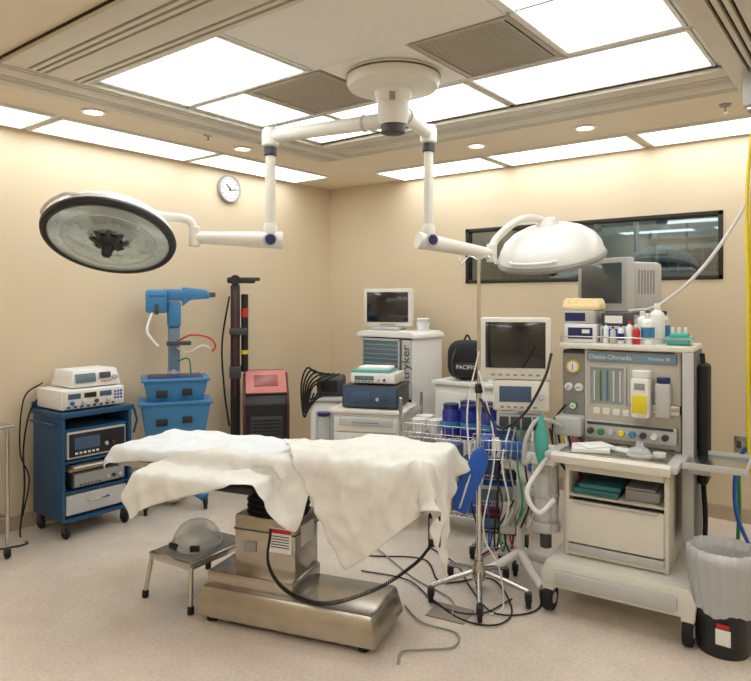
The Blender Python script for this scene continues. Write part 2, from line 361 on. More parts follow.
# ---------------------------------------------------------------- operating table
ROT=17; TX,TY=2.3,-2.80
tb=Asm('operating_table',(TX,TY,0),ROT)
bx,by=.075,-.155
tb.frus('base_shoe',(bx,by,.10),(.96,.42),(.90,.35),.14,STEELW,.022)
tb.box('base_hood',(bx-.2,by+.01,.19),(.48,.31,.09),STEELW,.018)
for i,(x,y) in enumerate([(-.40,-.15),(-.40,.15),(.40,-.15),(.40,.15)]): tb.cyl(f'foot_{i}',(bx+x,by+y,0),(bx+x,by+y,.05),.028,RUB)
tb.box('base_skirt',(bx,by,.03),(.88,.34,.03),DGREY,.005)
CX=-.07
tb.box('column_lower',(CX,-.12,.36),(.34,.25,.30),STEELW,.012)
tb.box('column_seam',(CX,-.12,.44),(.345,.255,.008),DGREY,.001)
tb.box('warning_label',(CX+.09,-.248,.41),(.12,.004,.12),PAPER,.001)
tb.box('warning_label_red',(CX+.09,-.251,.455),(.12,.003,.02),RED,.0005)
for k in range(5): tb.box(f'label_line_{k}',(CX+.09,-.251,.43-.013*k),(.1,.002,.004),DGREY,0)
tb.box('side_label',(CX+.172,-.12,.42),(.003,.14,.1),PAPER,.001)
tb.box('data_plate',(CX-.08,-.248,.36),(.07,.004,.05),GREY,.001)
tb.lathe('bellows',[(.12,.5),(.16,.51),(.14,.525),(.16,.54),(.14,.555),(.16,.57),(.14,.585),(.16,.6),(.14,.615),(.16,.63),(.14,.645),(.16,.66),(.12,.67)],RUB,(CX,-.10,0),n=4*9)
xl,xr=-1.00,.74; hw=.26; zt=.77
tb.box('column_head',(CX,-.06,zt-.085),(.42,.34,.05),DGREY,.01)
tb.box('frame_plate',((xl+xr)/2,0,zt-.055),(xr-xl-.1,.4,.02),STEEL,.004)
for i,s_ in enumerate((-1,1)): tb.box(f'side_rail_{i}',((xl+xr)/2,s_*(hw-.01),zt-.065),(xr-xl-.08,.012,.03),STEEL,.003)
for i,(u0,u1) in enumerate([(xl,-.55),(-.535,.30),(.315,xr)]): tb.box(f'pad_{i}',((u0+u1)/2,0,zt-.025),(u1-u0,hw*2,.05),PAD,.015)
tb.box('arm_board',(-.34,-.37,zt-.075),(.66,.15,.035),PAD,.014,rot=(0,0,-2)); tb.box('arm_board_bracket',(-.2,-.3,zt-.1),(.08,.14,.02),STEEL)
tb.cyl('arm_board_post',(-.2,-.3,zt-.1),(-.2,-.24,zt-.09),.012,STEEL)
co=[]
base=crom([(-.02,-.27,.46),(.02,-.36,.34),(.15,-.42,.26),(.33,-.40,.225),(.55,-.34,.30),(.70,-.26,.40),(.76,-.22,.47)],22)
for i,pnt in enumerate(base):
    for k in range(6):
        t=(i*6+k)*1.05; nx=base[min(i+1,len(base)-1)]-pnt
        pp=pnt+nx*(k/6); co.append(pp+Vector((0,math.cos(t)*.008,math.sin(t)*.008)))
tb.wires('coiled_cord',[co],.003,RUB)
tb.box('hand_control',(.775,-.20,.54),(.055,.03,.15),BLACK,.008); tb.box('hand_control_keys',(.775,-.217,.55),(.035,.004,.09),LGREY,.001)
tb.tube('hand_control_strap',[(.775,-.2,.61),(.77,-.19,.67),(.74,-.18,.71)],.008,BLACK)
# cloth solver (mass-spring drape over the table)
def drape(name,cx,cy,rot,L,W,m,seed,top,step=.022,steps=150,board=True,buck=.95,off=0,amp=1,cr=.010):
    rs=np.random.RandomState(seed); nx=int(L/step)+1; ny=int(W/step)+1
    u,v=np.meshgrid(np.linspace(-L/2,L/2,nx),np.linspace(-W/2,W/2,ny),indexing='ij')
    c,s_=math.cos(R(rot)),math.sin(R(rot))
    P=np.zeros((nx,ny,3)); P[...,0]=cx+(u*c-v*s_)*buck; P[...,1]=cy+(u*s_+v*c)*buck
    ph=rs.rand(40)*6.28
    Z=np.zeros((nx,ny))
    for k in range(9):
        a_=rs.rand()*6.28; f_=8+rs.rand()*26
        Z+=np.abs(np.sin((u*math.cos(a_)+v*math.sin(a_))*f_+ph[k]))**3*.028*rs.rand()
    P[...,2]=top+.008+amp*Z+.003*rs.randn(nx,ny)
    V=np.zeros_like(P); dt=.016; dx=L/(nx-1); dy=W/(ny-1); dg=math.hypot(dx,dy)
    def con(A,B,r,k):
        D=B-A; l=np.linalg.norm(D,axis=-1,keepdims=True)+1e-9; d=D*(.5*k*(l-r)/l); A+=d; B-=d
    th=.006+off
    cols=[((xl+xr)/2,0,(xr-xl)/2+th,hw+th,top+th)]
    if board: cols.append((-.34,-.37,.33+th,.075+th+.02,zt-.058+th))
    for it in range(steps):
        V[...,2]-=9.8*dt; V*=.975; Q=P.copy(); P+=V*dt
        for k in range(10):
            for ax,r in ((0,dx),(1,dy)):
                for o_ in (0,1):
                    if ax==0:
                        A=P[o_:-1:2]; B=P[o_+1::2]; n_=min(len(A),len(B)); con(A[:n_],B[:n_],r,1)
                    else:
                        A=P[:,o_:-1:2]; B=P[:,o_+1::2]; n_=min(A.shape[1],B.shape[1]); con(A[:,:n_],B[:,:n_],r,1)
            for o_ in (0,1):
                A=P[o_:-1:2,:-1]; B=P[o_+1::2,1:]; n_=min(len(A),len(B)); con(A[:n_],B[:n_],dg,.25)
                A=P[o_:-1:2,1:]; B=P[o_+1::2,:-1]; n_=min(len(A),len(B)); con(A[:n_],B[:n_],dg,.25)
            for o_ in range(4):
                A=P[o_:-2:4]; B=P[o_+2::4]; n_=min(len(A),len(B)); con(A[:n_],B[:n_],2*dx,.10)
                A=P[:,o_:-2:4]; B=P[:,o_+2::4]; n_=min(A.shape[1],B.shape[1]); con(A[:,:n_],B[:,:n_],2*dy,.10)
        fric=np.zeros((nx,ny),bool)
        for (bx_,by_,hx,hy,tz) in cols:
            ax=P[...,0]-bx_; ay=P[...,1]-by_
            ins=(abs(ax)<hx)&(abs(ay)<hy)&(P[...,2]<tz)&(P[...,2]>tz-.13)
            pz=tz-P[...,2]; pxx=hx-abs(ax); pyy=hy-abs(ay)
            zt_=ins&((pz<=np.minimum(pxx,pyy)+.02)|(Q[...,2]>=tz-.004)); P[...,2][zt_]=tz
            re=ins&~zt_; a_=re&(pxx<pyy); P[...,0][a_]=bx_+np.sign(ax[a_])*hx
            b_=re&~(pxx<pyy); P[...,1][b_]=by_+np.sign(ay[b_])*hy
            fric|=ins
        V=(P-Q)/dt
        V[fric]*=.06
        sp=np.linalg.norm(V,axis=-1,keepdims=True); V*=np.minimum(1,2.0/(sp+1e-6))
    # residual creases: sharp warped ridges along the surface normal (outward)
    N=np.cross(np.gradient(P,axis=0),np.gradient(P,axis=1)); N/=np.linalg.norm(N,axis=-1,keepdims=True)+1e-9
    N*=np.where(N[...,2:3]<-.2,-1,1)
    C_=np.zeros((nx,ny))
    for k in range(9):
        a_=rs.rand()*6.28; f_=5+rs.rand()*10
        w_=(u*math.cos(a_)+v*math.sin(a_))*f_+ph[20+k]+1.3*np.sin((u*math.sin(a_)-v*math.cos(a_))*f_*.8+ph[10+k])
        mask=np.clip(np.sin(u*5+ph[k]+k)*np.sin(v*6+ph[k+9])+.45,0,1)
        C_+=(1-np.abs(np.sin(w_)))**4*mask
    P+=N*(cr*np.minimum(C_,2.0))[...,None]
    bm=bmesh.new(); vs=[[bm.verts.new(P[i,j]) for j in range(ny)] for i in range(nx)]
    for i in range(nx-1):
        for j in range(ny-1): bm.faces.new((vs[i][j],vs[i+1][j],vs[i+1][j+1],vs[i][j+1]))
    e=bpy.data.objects.new(name,None); S.collection.objects.link(e); e.location=(TX,TY,0); e.rotation_euler=(0,0,R(ROT))
    o=finish('cloth',bm,m,e,ang=80); md=o.modifiers.new('s','SUBSURF'); md.levels=1; md.render_levels=1
    md=o.modifiers.new('t','SOLIDIFY'); md.thickness=.0015
drape('surgical_drape',-.24,.01,1,1.66,.62,CLOTH,3,zt+.005,board=False,cr=.016)
drape('surgical_drape',-.26,-.34,9,1.02,.36,CLOTH2,5,zt+.016,off=.012,cr=.018)
drape('surgical_drape',.52,-.06,34,.98,.86,CLOTH2,8,zt+.030,board=False,off=.018,amp=1.5,buck=.88,cr=.026)
# ---------------------------------------------------------------- step stool + dome
a=Asm('step_stool',(1.76,-3.02,0),5)
a.box('tread',(0,0,.235),(.32,.42,.012),STEEL,.004); a.box('tread_mat',(0,0,.243),(.28,.38,.006),GREY,.002)
a.boxes('apron',[((0,-.205,.222),(.31,.01,.03)),((0,.205,.222),(.31,.01,.03)),((.155,0,.222),(.01,.4,.03)),((-.155,0,.222),(.01,.4,.03))],STEEL)
for i,(x,y) in enumerate([(-1,-1),(1,-1),(1,1),(-1,1)]):
    a.cyl(f'leg_{i}',(x*.15,y*.195,.225),(x*.175,y*.22,.02),.012,STEEL); a.cyl(f'tip_{i}',(x*.175,y*.22,0),(x*.173,y*.218,.04),.017,RUB)
a=Asm('examination_lamp_dome',(1.76,-3.04,.247))
a.lathe('dome',[(.125,0),(.13,.02),(.12,.07),(.09,.11),(.05,.135),(0,.142)],mat('dome_plastic',sr(236,242,244),.08,alpha=.45,coat=.8),n=40)
a.lathe('band',[(.128,.012),(.136,.018),(.136,.03),(.128,.034)],LGREY); a.lathe('base',[(0,0),(.12,0),(.12,.012),(0,.012)],WHITE)
a.box('latch',(.1,-.09,.03),(.05,.02,.03),BLACK,rot=(0,0,45)); a.box('latch_2',(-.02,-.135,.03),(.06,.02,.03),BLACK); a.lathe('core',[(.085,.01),(.09,.04),(.06,.075),(.03,.1),(0,.105)],WHITE)
# ---------------------------------------------------------------- blue cart
a=Asm('equipment_cart',(.27,-2.88,0),90); W,D=.50,.40
a.boxes('side_panels',[((-W/2+.012,0,.46),(.024,D,.68)),((W/2-.012,0,.46),(.024,D,.68))],BLUE,.006)
a.boxes('shelves',[((0,0,.12),(W-.04,D,.025)),((0,0,.30),(W-.04,D-.02,.015)),((0,0,.50),(W-.04,D-.02,.015)),((0,0,.815),(W+.03,D+.03,.035)),((0,0,.71),(W-.04,D-.02,.015))],BLUE,.005)
a.box('back_panel',(0,D/2-.01,.45),(W-.04,.012,.66),BLUE); a.box('lower_drawer',(0,-.01,.215),(W-.07,D-.04,.13),LGREY,.008)
a.handle('drawer_pull',0,-D/2+.01,.23,.14,STEEL)
a.box('top_rim',(0,D/2,.85),(W+.02,.015,.05),BLUE)
a.wires('side_handle',[[(-W/2,-.12,.74),(-W/2-.05,-.12,.76),(-W/2-.05,.12,.76),(-W/2,.12,.74)]],.009,BLUE)
a.wires('corner_bumper',[[(W/2+.01,-D/2-.01,.81),(W/2+.035,-D/2-.01,.72),(W/2+.01,-D/2-.01,.63)]],.008,BLUE)
for i,(x,y) in enumerate([(-.21,-.17),(.21,-.17),(.21,.17),(-.21,.17)]): a.caster(i,x,y,.045)
a=Asm('electrosurgical_generator',(.27,-2.88,.5085),90); a.device('unit',(0,-.02,.10),(.42,.34,.18),LGREY,BLACK,LCDB,2)
a=Asm('insufflator',(.27,-2.88,.3085),90); a.device('unit',(.02,-.02,.06),(.38,.32,.10),DGREY,GREY,None,3); a.box('papers',(-.05,-.03,.125),(.26,.26,.018),CARD); a.box('papers_2',(-.03,-.05,.143),(.24,.24,.014),PAPER)
a=Asm('video_recorder',(.27,-2.90,.8335),90); a.box('housing',(0,-.01,.075),(.45,.34,.13),WHITE,.012); a.box('fascia',(0,-.182,.08),(.42,.01,.10),OFFW,.004)
for k in range(3): a.box(f'readout_{k}',(-.14+.11*k,-.189,.098),(.085,.006,.035),LCDB if k!=1 else SCREEN,.002)
for k in range(4): a.cyl(f'knob_{k}',(-.16+.085*k,-.188,.055),(-.16+.085*k,-.208,.055),.014,[VBLUE,LGREY,DGREY,LGREY][k],n=20)
a.boxes('buttons',[((.15+.022*(i%3),-.189,.06+.022*(i//3)),(.014,.006,.014)) for i in range(9)],VBLUE,.001); a.boxes('sockets',[((-.18+.045*i,-.189,.028),(.02,.006,.014)) for i in range(8)],DGREY,.002)
a=Asm('cautery_generator',(.27,-2.86,.977),90); a.frus('housing',(0,0,.06),(.36,.3),(.32,.24),.115,WHITE,.01); a.box('display',(-.08,-.146,.065),(.14,.01,.06),LCD,.002,rot=(-14,0,0)); a.box('display_2',(.06,-.146,.075),(.08,.01,.04),DGREY,.002,rot=(-14,0,0)); a.box('foot',(0,0,.003),(.25,.2,.006),RUB,0)
a.cyl('dial',(.13,-.14,.06),(.13,-.165,.055),.018,LGREY); a.boxes('keys',[((.03+.02*i,-.158,.035),(.012,.006,.01)) for i in range(4)],RED,.001)
a=Asm('power_cable',(0,0,0)); a.tube('hanging_cord',[(.12,-3.0,.94),(.1,-3.14,.86),(.09,-3.2,.6),(.1,-3.2,.3),(.15,-3.25,.012),(.35,-3.3,.012),(.3,-3.5,.012)],.006,BLACK)
a.tube('loop',[(.1,-3.08,1.0),(.09,-3.2,.9),(.08,-3.22,.55),(.08,-3.16,.35),(.07,-3.2,.1)],.005,RUB)
# instrument table on left edge
a=Asm('instrument_stand',(.30,-3.80,0),90)
a.box('top',(0,0,.80),(.72,.42,.02),STEEL,.005); a.box('lower_shelf',(0,0,.25),(.66,.36,.012),STEEL,.003)
for i,(x,y) in enumerate([(.33,-.18),(.33,.18),(-.33,.18),(-.33,-.18)]):
    a.cyl(f'leg_{i}',(x,y,.08),(x,y,.80),.012,STEEL); a.caster(i,x,y,.032)
# ---------------------------------------------------------------- stand with blue bins
a=Asm('microscope_stand',(.36,-2.20,0),58)
a.lathe('base_hub',[(0,.0),(.1,.05),(.12,.12),(.09,.17),(.05,.2),(0,.2)],LGREY)
for k in range(4):
    an=R(45+90*k); e=(math.cos(an)*.30,math.sin(an)*.30)
    a.tube(f'base_leg_{k}',[(math.cos(an)*.06,math.sin(an)*.06,.13),(e[0]*.7,e[1]*.7,.12),(e[0],e[1],.085)],.035,LBLUE)
    a.caster(k,e[0],e[1],.04)
a.cyl('mast_lower',(0,.06,.15),(0,.06,1.05),.05,LGREY); a.box('mast_sleeve',(0,.06,1.2),(.085,.10,.36),mat('steel_blue',sr(112,140,160),.4),.015)
a.box('mast_cap',(0,.05,1.46),(.10,.14,.2),LBLUE,.02)
a.box('head_left',(-.13,.02,1.56),(.16,.16,.18),LBLUE,.025); a.box('head_bridge',(0,.03,1.61),(.2,.12,.09),LBLUE,.02)
a.prism('arm_right',[(.06,1.67),(.24,1.65),(.27,1.62),(.26,1.58),(.12,1.57),(.06,1.52)],-.03,.06,LBLUE,.01)
a.box('arm_knob',(.28,.01,1.61),(.06,.06,.04),DGREY,.01); a.box('head_strap',(-.13,-.062,1.50),(.03,.006,.08),DGREY,.002)
a.boxes('head_seams',[((-.13,-.061,1.60),(.12,.004,.005)),((-.05,-.061,1.56),(.004,.004,.15))],NAVY,0)
for i,(z0,h,c,ww) in enumerate([(.80,.18,LBLUE,.46),(.56,.25,LBLUE,.50)]):
    a.frus(f'bin_{i}',(0,-.09,z0+h/2),(ww-.08,.24),(ww,.32),h,c,.012); a.box(f'bin_rim_{i}',(0,-.09,z0+h),(ww+.03,.35,.022),LBLUE,.008)
    a.box(f'bin_label_{i}',(-.1,-.245,z0+h*.45),(.08,.006,.05),BLACK,.001,rot=(-8,0,0)); a.box(f'bin_label_b{i}',(.08,-.245,z0+h*.5),(.07,.006,.05),BLACK,.001,rot=(-8,0,0))
a.box('bin_fill',(0,-.09,.985),(.4,.28,.03),NAVY,.01)
a.tube('white_hose',[(-.16,-.04,1.48),(-.2,-.08,1.35),(-.17,-.1,1.28),(-.12,-.1,1.22)],.01,WHITE)
a.tube('red_tube',[(.02,-.01,1.25),(.12,-.06,1.3),(.25,-.08,1.28),(.3,-.08,1.22),(.28,-.06,1.17)],.007,RED)
a.tube('red_tube_2',[(.02,-.01,1.2),(.1,-.06,1.17),(.2,-.08,1.22),(.26,-.08,1.2)],.006,WHITE)
a.box('clip_tray',(.03,-.06,1.24),(.18,.06,.03),DGREY,.006)
a.tube('green_band',[(.02,-.03,1.1),(.1,-.08,1.12),(.12,-.06,1.0)],.006,GREEN)
# ---------------------------------------------------------------- surgical laser tower
a=Asm('surgical_laser',(.38,-1.42,0),50)
a.box('chassis',(.05,0,.10),(.46,.46,.08),BLACK,.015)
for i,(x,y) in enumerate([(-.12,-.18),(.22,-.18),(.22,.18),(-.12,.18)]): a.caster(i,x,y,.045)
a.prismx('console_body',[(-.2,.14),(-.22,.70),(-.17,.78),(.02,.93),(.2,.95),(.2,.14)],-.07,.28,BLACK,.012)
a.prismx('console_cheek',[(-.215,.16),(-.235,.70),(-.18,.79),(.01,.945),(.04,.9),(.04,.16)],-.085,-.065,MAROON,.006)
a.prismx('console_cheek_2',[(-.215,.16),(-.235,.70),(-.18,.79),(.01,.945),(.04,.9),(.04,.16)],.275,.295,MAROON,.006)
a.box('control_panel',(.105,-.085,.872),(.34,.27,.02),PINK,.006,rot=(38,0,0)); a.box('panel_display',(.105,-.09,.884),(.2,.13,.01),mat('pink_display',sr(150,80,76),.3),.002,rot=(38,0,0))
a.box('front_vent',(.105,-.225,.45),(.26,.01,.3),DGREY,.003); a.boxes('vent_fins',[((.105,-.235,.33+.03*i),(.24,.008,.012)) for i in range(9)],BLACK,.001)
a.box('column',(-.15,.05,.9),(.08,.12,1.6),BLACK,.01); a.cyl('column_tube',(-.07,.03,.95),(-.07,.03,1.62),.03,BLACK)
a.cyl('tube_label',(-.07,.03,1.42),(-.07,.03,1.5),.032,RED); a.cyl('tube_label_2',(-.07,.03,1.1),(-.07,.03,1.14),.032,YEL)
a.box('column_stripe',(-.15,-.015,1.2),(.03,.008,.9),MAROON,.002)
a.box('arm_top',(-.10,.03,1.74),(.24,.08,.05),BLACK,.012); a.cyl('arm_knuckle',(-.15,-.03,1.74),(-.15,.1,1.74),.045,BLACK); a.box('arm_tip',(.03,.03,1.75),(.06,.05,.03),MAROON,.006)
a.box('column_clamp',(-.12,.02,1.30),(.16,.15,.06),DGREY,.01); a.box('column_foot',(-.15,.05,.95),(.1,.15,.1),DGREY,.01)
a.tube('fiber_cable',[(-.2,.02,1.6),(-.26,-.02,1.2),(-.24,-.04,.8),(-.2,-.05,.5)],.008,RUB)
# ---------------------------------------------------------------- endoscopy tower
a=Asm('endoscopy_tower',(1.265,-.46,0),0); W,D=.58,.44
a.boxes('side_walls',[((-W/2+.015,0,.68),(.03,D,1.14)),((W/2-.015,0,.68),(.03,D,1.14))],WHITE,.008)
a.box('back_wall',(0,D/2-.01,.68),(W-.04,.015,1.14),OFFW); a.box('base',(0,0,.11),(W+.02,D+.02,.06),GREY,.01)
a.prism('top_hood',[(-W/2-.03,1.245),(-W/2-.02,1.28),(-W/2+.03,1.30),(W/2-.03,1.30),(W/2+.02,1.28),(W/2+.03,1.245)],-D/2-.03,D/2,WHITE,.008)
a.boxes('shelves',[((0,0,z),(W-.05,D-.02,.015)) for z in (.35,.55,.75,.95)],OFFW)
a.box('door_glass',(-.06,-D/2-.004,1.10),(.38,.012,.24),LCD,.004); a.boxes('door_frame',[((-.06,-D/2-.008,1.225),(.42,.02,.02)),((-.06,-D/2-.008,.975),(.42,.02,.02)),((-.26,-D/2-.008,1.1),(.02,.02,.26)),((.14,-D/2-.008,1.1),(.02,.02,.26))],LGREY)
a.boxes('door_bars',[((-.06,-D/2-.012,1.02+.04*i),(.36,.006,.004)) for i in range(5)],LGREY,0)
a.box('brand_panel',(.215,-D/2-.004,.98),(.10,.014,.5),LGREY,.004); a.text('label','stryker',(.215,-D/2-.014,1.02),.115,DGREY,(90,-90,0))
for i,(z,b_,f_) in enumerate([(.36,CREAM,GREY),(.56,BLACK,DGREY),(.76,OFFW,LGREY)]): a.device(f'module_{i}',(-.04,-.02,z+.08),(.40,.36,.14),b_,f_,LCDB,2)
for i,(x,y) in enumerate([(-.25,-.18),(.25,-.18),(.25,.18),(-.25,.18)]): a.caster(i,x,y,.04)
a=Asm('endoscopy_monitor',(1.15,-.50,1.302),18)
a.box('plinth',(0,.02,.015),(.26,.24,.03),LGREY,.01); a.box('bezel',(0,0,.20),(.46,.06,.34),OFFW,.015); a.frus('rear_shell',(0,.11,.20),(.38,.16),(.38,.16),.28,OFFW,.03)
a.box('screen',(0,-.033,.205),(.39,.008,.27),SCREEN,.003); a.boxes('buttons',[((-.06+.03*i,-.034,.05),(.012,.006,.006)) for i in range(5)],DGREY,0)
a=Asm('stacked_cups',(1.47,-.42,1.302)); a.lathe('cup_1',[(0,0),(.05,0),(.06,.07),(.062,.075)],WHITE); a.lathe('cup_2',[(.04,.06),(.056,.10),(.05,.11),(0,.11)],WHITE)
# drawer cart with instruments in front of tower
a=Asm('drawer_cart',(1.55,-1.22,0),22); W,D=.52,.42
a.box('carcass',(0,0,.42),(W,D,.60),WHITE,.01)
for i,(z,h) in enumerate([(.64,.11),(.52,.11),(.38,.14),(.21,.16)]): a.box(f'drawer_{i}',(0,-D/2-.008,z),(W-.04,.02,h),OFFW,.006); a.handle(f'pull_{i}',0,-D/2-.015,z+h*.2,.2,GREY)
a.box('top',(0,0,.735),(W+.06,D+.05,.03),OFFW,.008); a.box('drawer_cover_grey',(0,-D/2-.02,.66),(W-.1,.01,.06),LGREY)
a.wires('push_handle',[[(W/2,-.15,.66),(W/2+.06,-.15,.7),(W/2+.06,.15,.7),(W/2,.15,.66)]],.01,GREY)
for i,(x,y) in enumerate([(-.21,-.17),(.21,-.17),(.21,.17),(-.21,.17)]): a.caster(i,x,y,.05)
a=Asm('light_source_console',(1.57,-1.22,.754),22); a.device('unit',(0,0,.09),(.44,.36,.165),DGREY,mat('slate_face',sr(60,84,112),.4),LCDB,2)
a=Asm('camera_control_unit',(1.58,-1.21,.932),22); a.device('unit',(0,0,.045),(.36,.30,.075),CREAM,WHITE,LCD,2)
a=Asm('tubing_reel',(1.55,-1.22,1.012),22); a.box('tray',(0,0,.012),(.3,.22,.02),TEAL,.006); a.box('book',(.02,0,.035),(.24,.18,.022),PAPER,.003)
# suction stand left of drawer cart
a=Asm('suction_unit',(.95,-1.08,0),30)
a.box('body',(0,0,.42),(.26,.30,.62),WHITE,.03); a.box('recess',(0,-.152,.5),(.16,.01,.3),LGREY,.005); a.cyl('jar',(0,-.19,.42),(0,-.19,.62),.05,CLEAR); a.cyl('jar_lid',(0,-.19,.62),(0,-.19,.65),.055,NAVY)
a.box('top_tray',(0,0,.745),(.30,.34,.03),LGREY,.01)
a.box('console',(.02,.02,.84),(.22,.2,.16),DGREY,.02,rot=(10,0,0)); a.box('console_dial',(.02,-.085,.85),(.14,.01,.1),BLACK,.003,rot=(10,0,0))
for k in range(6):
    a.tube(f'cable_{k}',[(-.1+.04*k,-.05,.95),(-.16+.03*k,-.12-.01*k,1.0-.02*k),(-.2+.02*k,-.16,.85),(-.17+.01*k,-.17,.6+.03*k),(-.12+.03*k,-.16,.8)],.008,RUB)
for i,(x,y) in enumerate([(-.1,-.12),(.1,-.12),(.1,.12),(-.1,.12)]): a.caster(i,x,y,.05)
a.box('base',(0,0,.11),(.28,.32,.04),GREY,.01)
# supply cabinet with backpack
a=Asm('supply_cabinet',(2.12,-.55,0),0); a.box('carcass',(0,0,.47),(.62,.42,.86),OFFW,.01); a.boxes('doors',[((-.15,-.215,.45),(.28,.02,.78)),((.15,-.215,.45),(.28,.02,.78))],WHITE,.006)
a.handle('pull_1',-.04,-.225,.6,.02,STEEL); a.handle('pull_2',.04,-.225,.6,.02,STEEL); a.box('plinth',(0,0,.025),(.58,.38,.05),DGREY); a.box('worktop',(0,0,.91),(.66,.46,.03),WHITE,.006)
a=Asm('backpack',(2.02,-.60,.926),25)
bm=bmesh.new(); bmesh.ops.create_icosphere(bm,subdivisions=3,radius=1)
for v in bm.verts:
    x,y,z=v.co; f=lambda t,p:math.copysign(abs(t)**p,t)
    v.co=Vector((f(x,.6)*.16,f(y,.6)*.09,f(z,.65)*.16+.162))*1.0
finish('pack_body',bm,mat('nylon',sr(26,28,34),.7,noise=.3,nscale=30),a.e,ang=80)
a.box('front_pocket',(0,-.085,.09),(.2,.05,.12),BLACK,.02); a.tube('top_loop',[(-.03,0,.31),(0,0,.36),(.03,0,.31)],.008,BLACK); a.text('logo','PACIFIC',(0,-.114,.11),.045,WHITE)
a.tube('strap_1',[(-.08,-.08,.26),(-.11,-.11,.15),(-.1,-.09,.03)],.01,DGREY); a.tube('strap_2',[(.08,-.08,.26),(.11,-.11,.15),(.1,-.09,.03)],.01,DGREY)
a=Asm('paper_stack',(2.33,-.55,.927),12); a.boxes('sheets',[((random.uniform(-.01,.01),random.uniform(-.01,.01),.006+.012*i),(.18,.28,.011)) for i in range(5)],PAPER,.001)
# ---------------------------------------------------------------- wire cart
WX,WY=2.44,-1.30
a=Asm('wire_shelf_cart',(WX,WY,0),12); W,D=.86,.38
for i,(x,y) in enumerate([(-W/2,-D/2),(W/2,-D/2),(W/2,D/2),(-W/2,D/2)]):
    a.cyl(f'post_{i}',(x,y,.09),(x,y,.90),.012,CHROME); a.caster(i,x,y,.045)
for k,z in enumerate((.14,.36,.64)):
    L=[]
    for i in range(25):
        x=-W/2+W*i/24; L.append([(x,-D/2,z),(x,D/2,z)])
    for i in range(4):
        y=-D/2+D*i/3; L.append([(-W/2,y,z),(W/2,y,z)])
    for zz in (z+.03,z+.09):
        L.append([(-W/2,-D/2,zz),(W/2,-D/2,zz),(W/2,D/2,zz),(-W/2,D/2,zz),(-W/2,-D/2,zz)])
    for i in range(17):
        x=-W/2+W*i/16; L.append([(x,-D/2,z),(x,-D/2,z+.09)])
    a.wires(f'wire_shelf_{k}',L,.0028,CHROME)
def jar(x,y,z,m,nm,r=.062,h=.22):
    b=Asm(nm,(x,y,z)); b.lathe('body',[(0,0),(r,0),(r,.01),(r*.97,h*.78),(r*.8,h*.88),(r*.8,h*.9)],m,n=28); b.lathe('lid',[(r*.85,h*.88),(r*.86,h),(r*.8,h+.004),(0,h+.004)],NAVY,n=28)
    b.lathe('label_band',[(r+.001,h*.30),(r+.001,h*.5)],LBLUE,n=28)
c,s_=math.cos(R(12)),math.sin(R(12))
for i,(u,v) in enumerate([(-.10,-.09),(.03,-.095),(.16,-.09),(.29,-.08),(-.03,.06),(.11,.07),(.25,.07)]): jar(WX+u*c-v*s_,WY+u*s_+v*c,.644,JAR,'canister')
for i,(u,v) in enumerate([(-.23,-.06),(-.34,-.07),(-.34,.07)]):
    b=Asm('basin',(WX+u*c-v*s_,WY+u*s_+v*c,.644)); b.lathe('bowl',[(0,0),(.035,0),(.05,.05),(.054,.10),(.050,.102),(.045,.03),(0,.015)],WHITE); b.lathe('contents',[(0,.08),(.048,.08)],PAPER)
b=Asm('supply_boxes',(WX,WY,.364),12)
cols=[WRAP,WHITE,VBLUE,DGREY,WRAP,PAPER,WRAP,LGREY]
for i in range(7): b.box(f'carton_{i}',(-.36+.12*i,random.uniform(-.05,.05),.065+.02*(i%3)),(.105,.24,.13+.04*(i%3)),cols[i%8],.012)
b=Asm('supply_boxes',(WX,WY,.144),12)
for i in range(6): b.box(f'carton_{i}',(-.33+.13*i,random.uniform(-.04,.04),.06+.015*(i%3)),(.115,.26,.12+.03*(i%3)),[RED,WRAP,CARD,WRAP,BLACK,WRAP][i],.01)
# pumps on rack
a=Asm('infusion_pump_rack',(2.88,-1.72,0),22)
a.cyl('mast',(0,0,.1),(0,0,1.02),.014,CHROME)
for k in range(5):
    an=R(72*k+20); a.cyl(f'leg_{k}',(0,0,.11),(math.cos(an)*.17,math.sin(an)*.17,.085),.013,CHROME); a.caster(k,math.cos(an)*.17,math.sin(an)*.17,.035)
a.device('pump_1',(0,-.06,.60),(.24,.12,.14),LGREY,NAVY,LCDB,2); a.device('pump_2',(0,-.06,.44),(.24,.12,.14),VBLUE,LGREY,LCD,2); a.device('pump_3',(0,-.06,.28),(.22,.12,.12),RED,BLACK,LCD,2)
a.box('wrapped_pack_1',(-.02,-.06,.73),(.20,.13,.10),WRAP,.02); a.box('wrapped_pack_2',(.03,-.05,.82),(.15,.11,.07),WRAP,.02)
for k in range(7):
    a.tube(f'line_{k}',[(-.08+.03*k,-.13,.66),(-.14+.05*k,-.19,.45),(-.1+.03*k,-.18,.25),(-.12+.04*k,-.15,.14),(.04*k-.1,-.1,.3)],.005,[BLACK,WHITE,VBLUE,BLACK,GREEN,BLACK,RED][k])
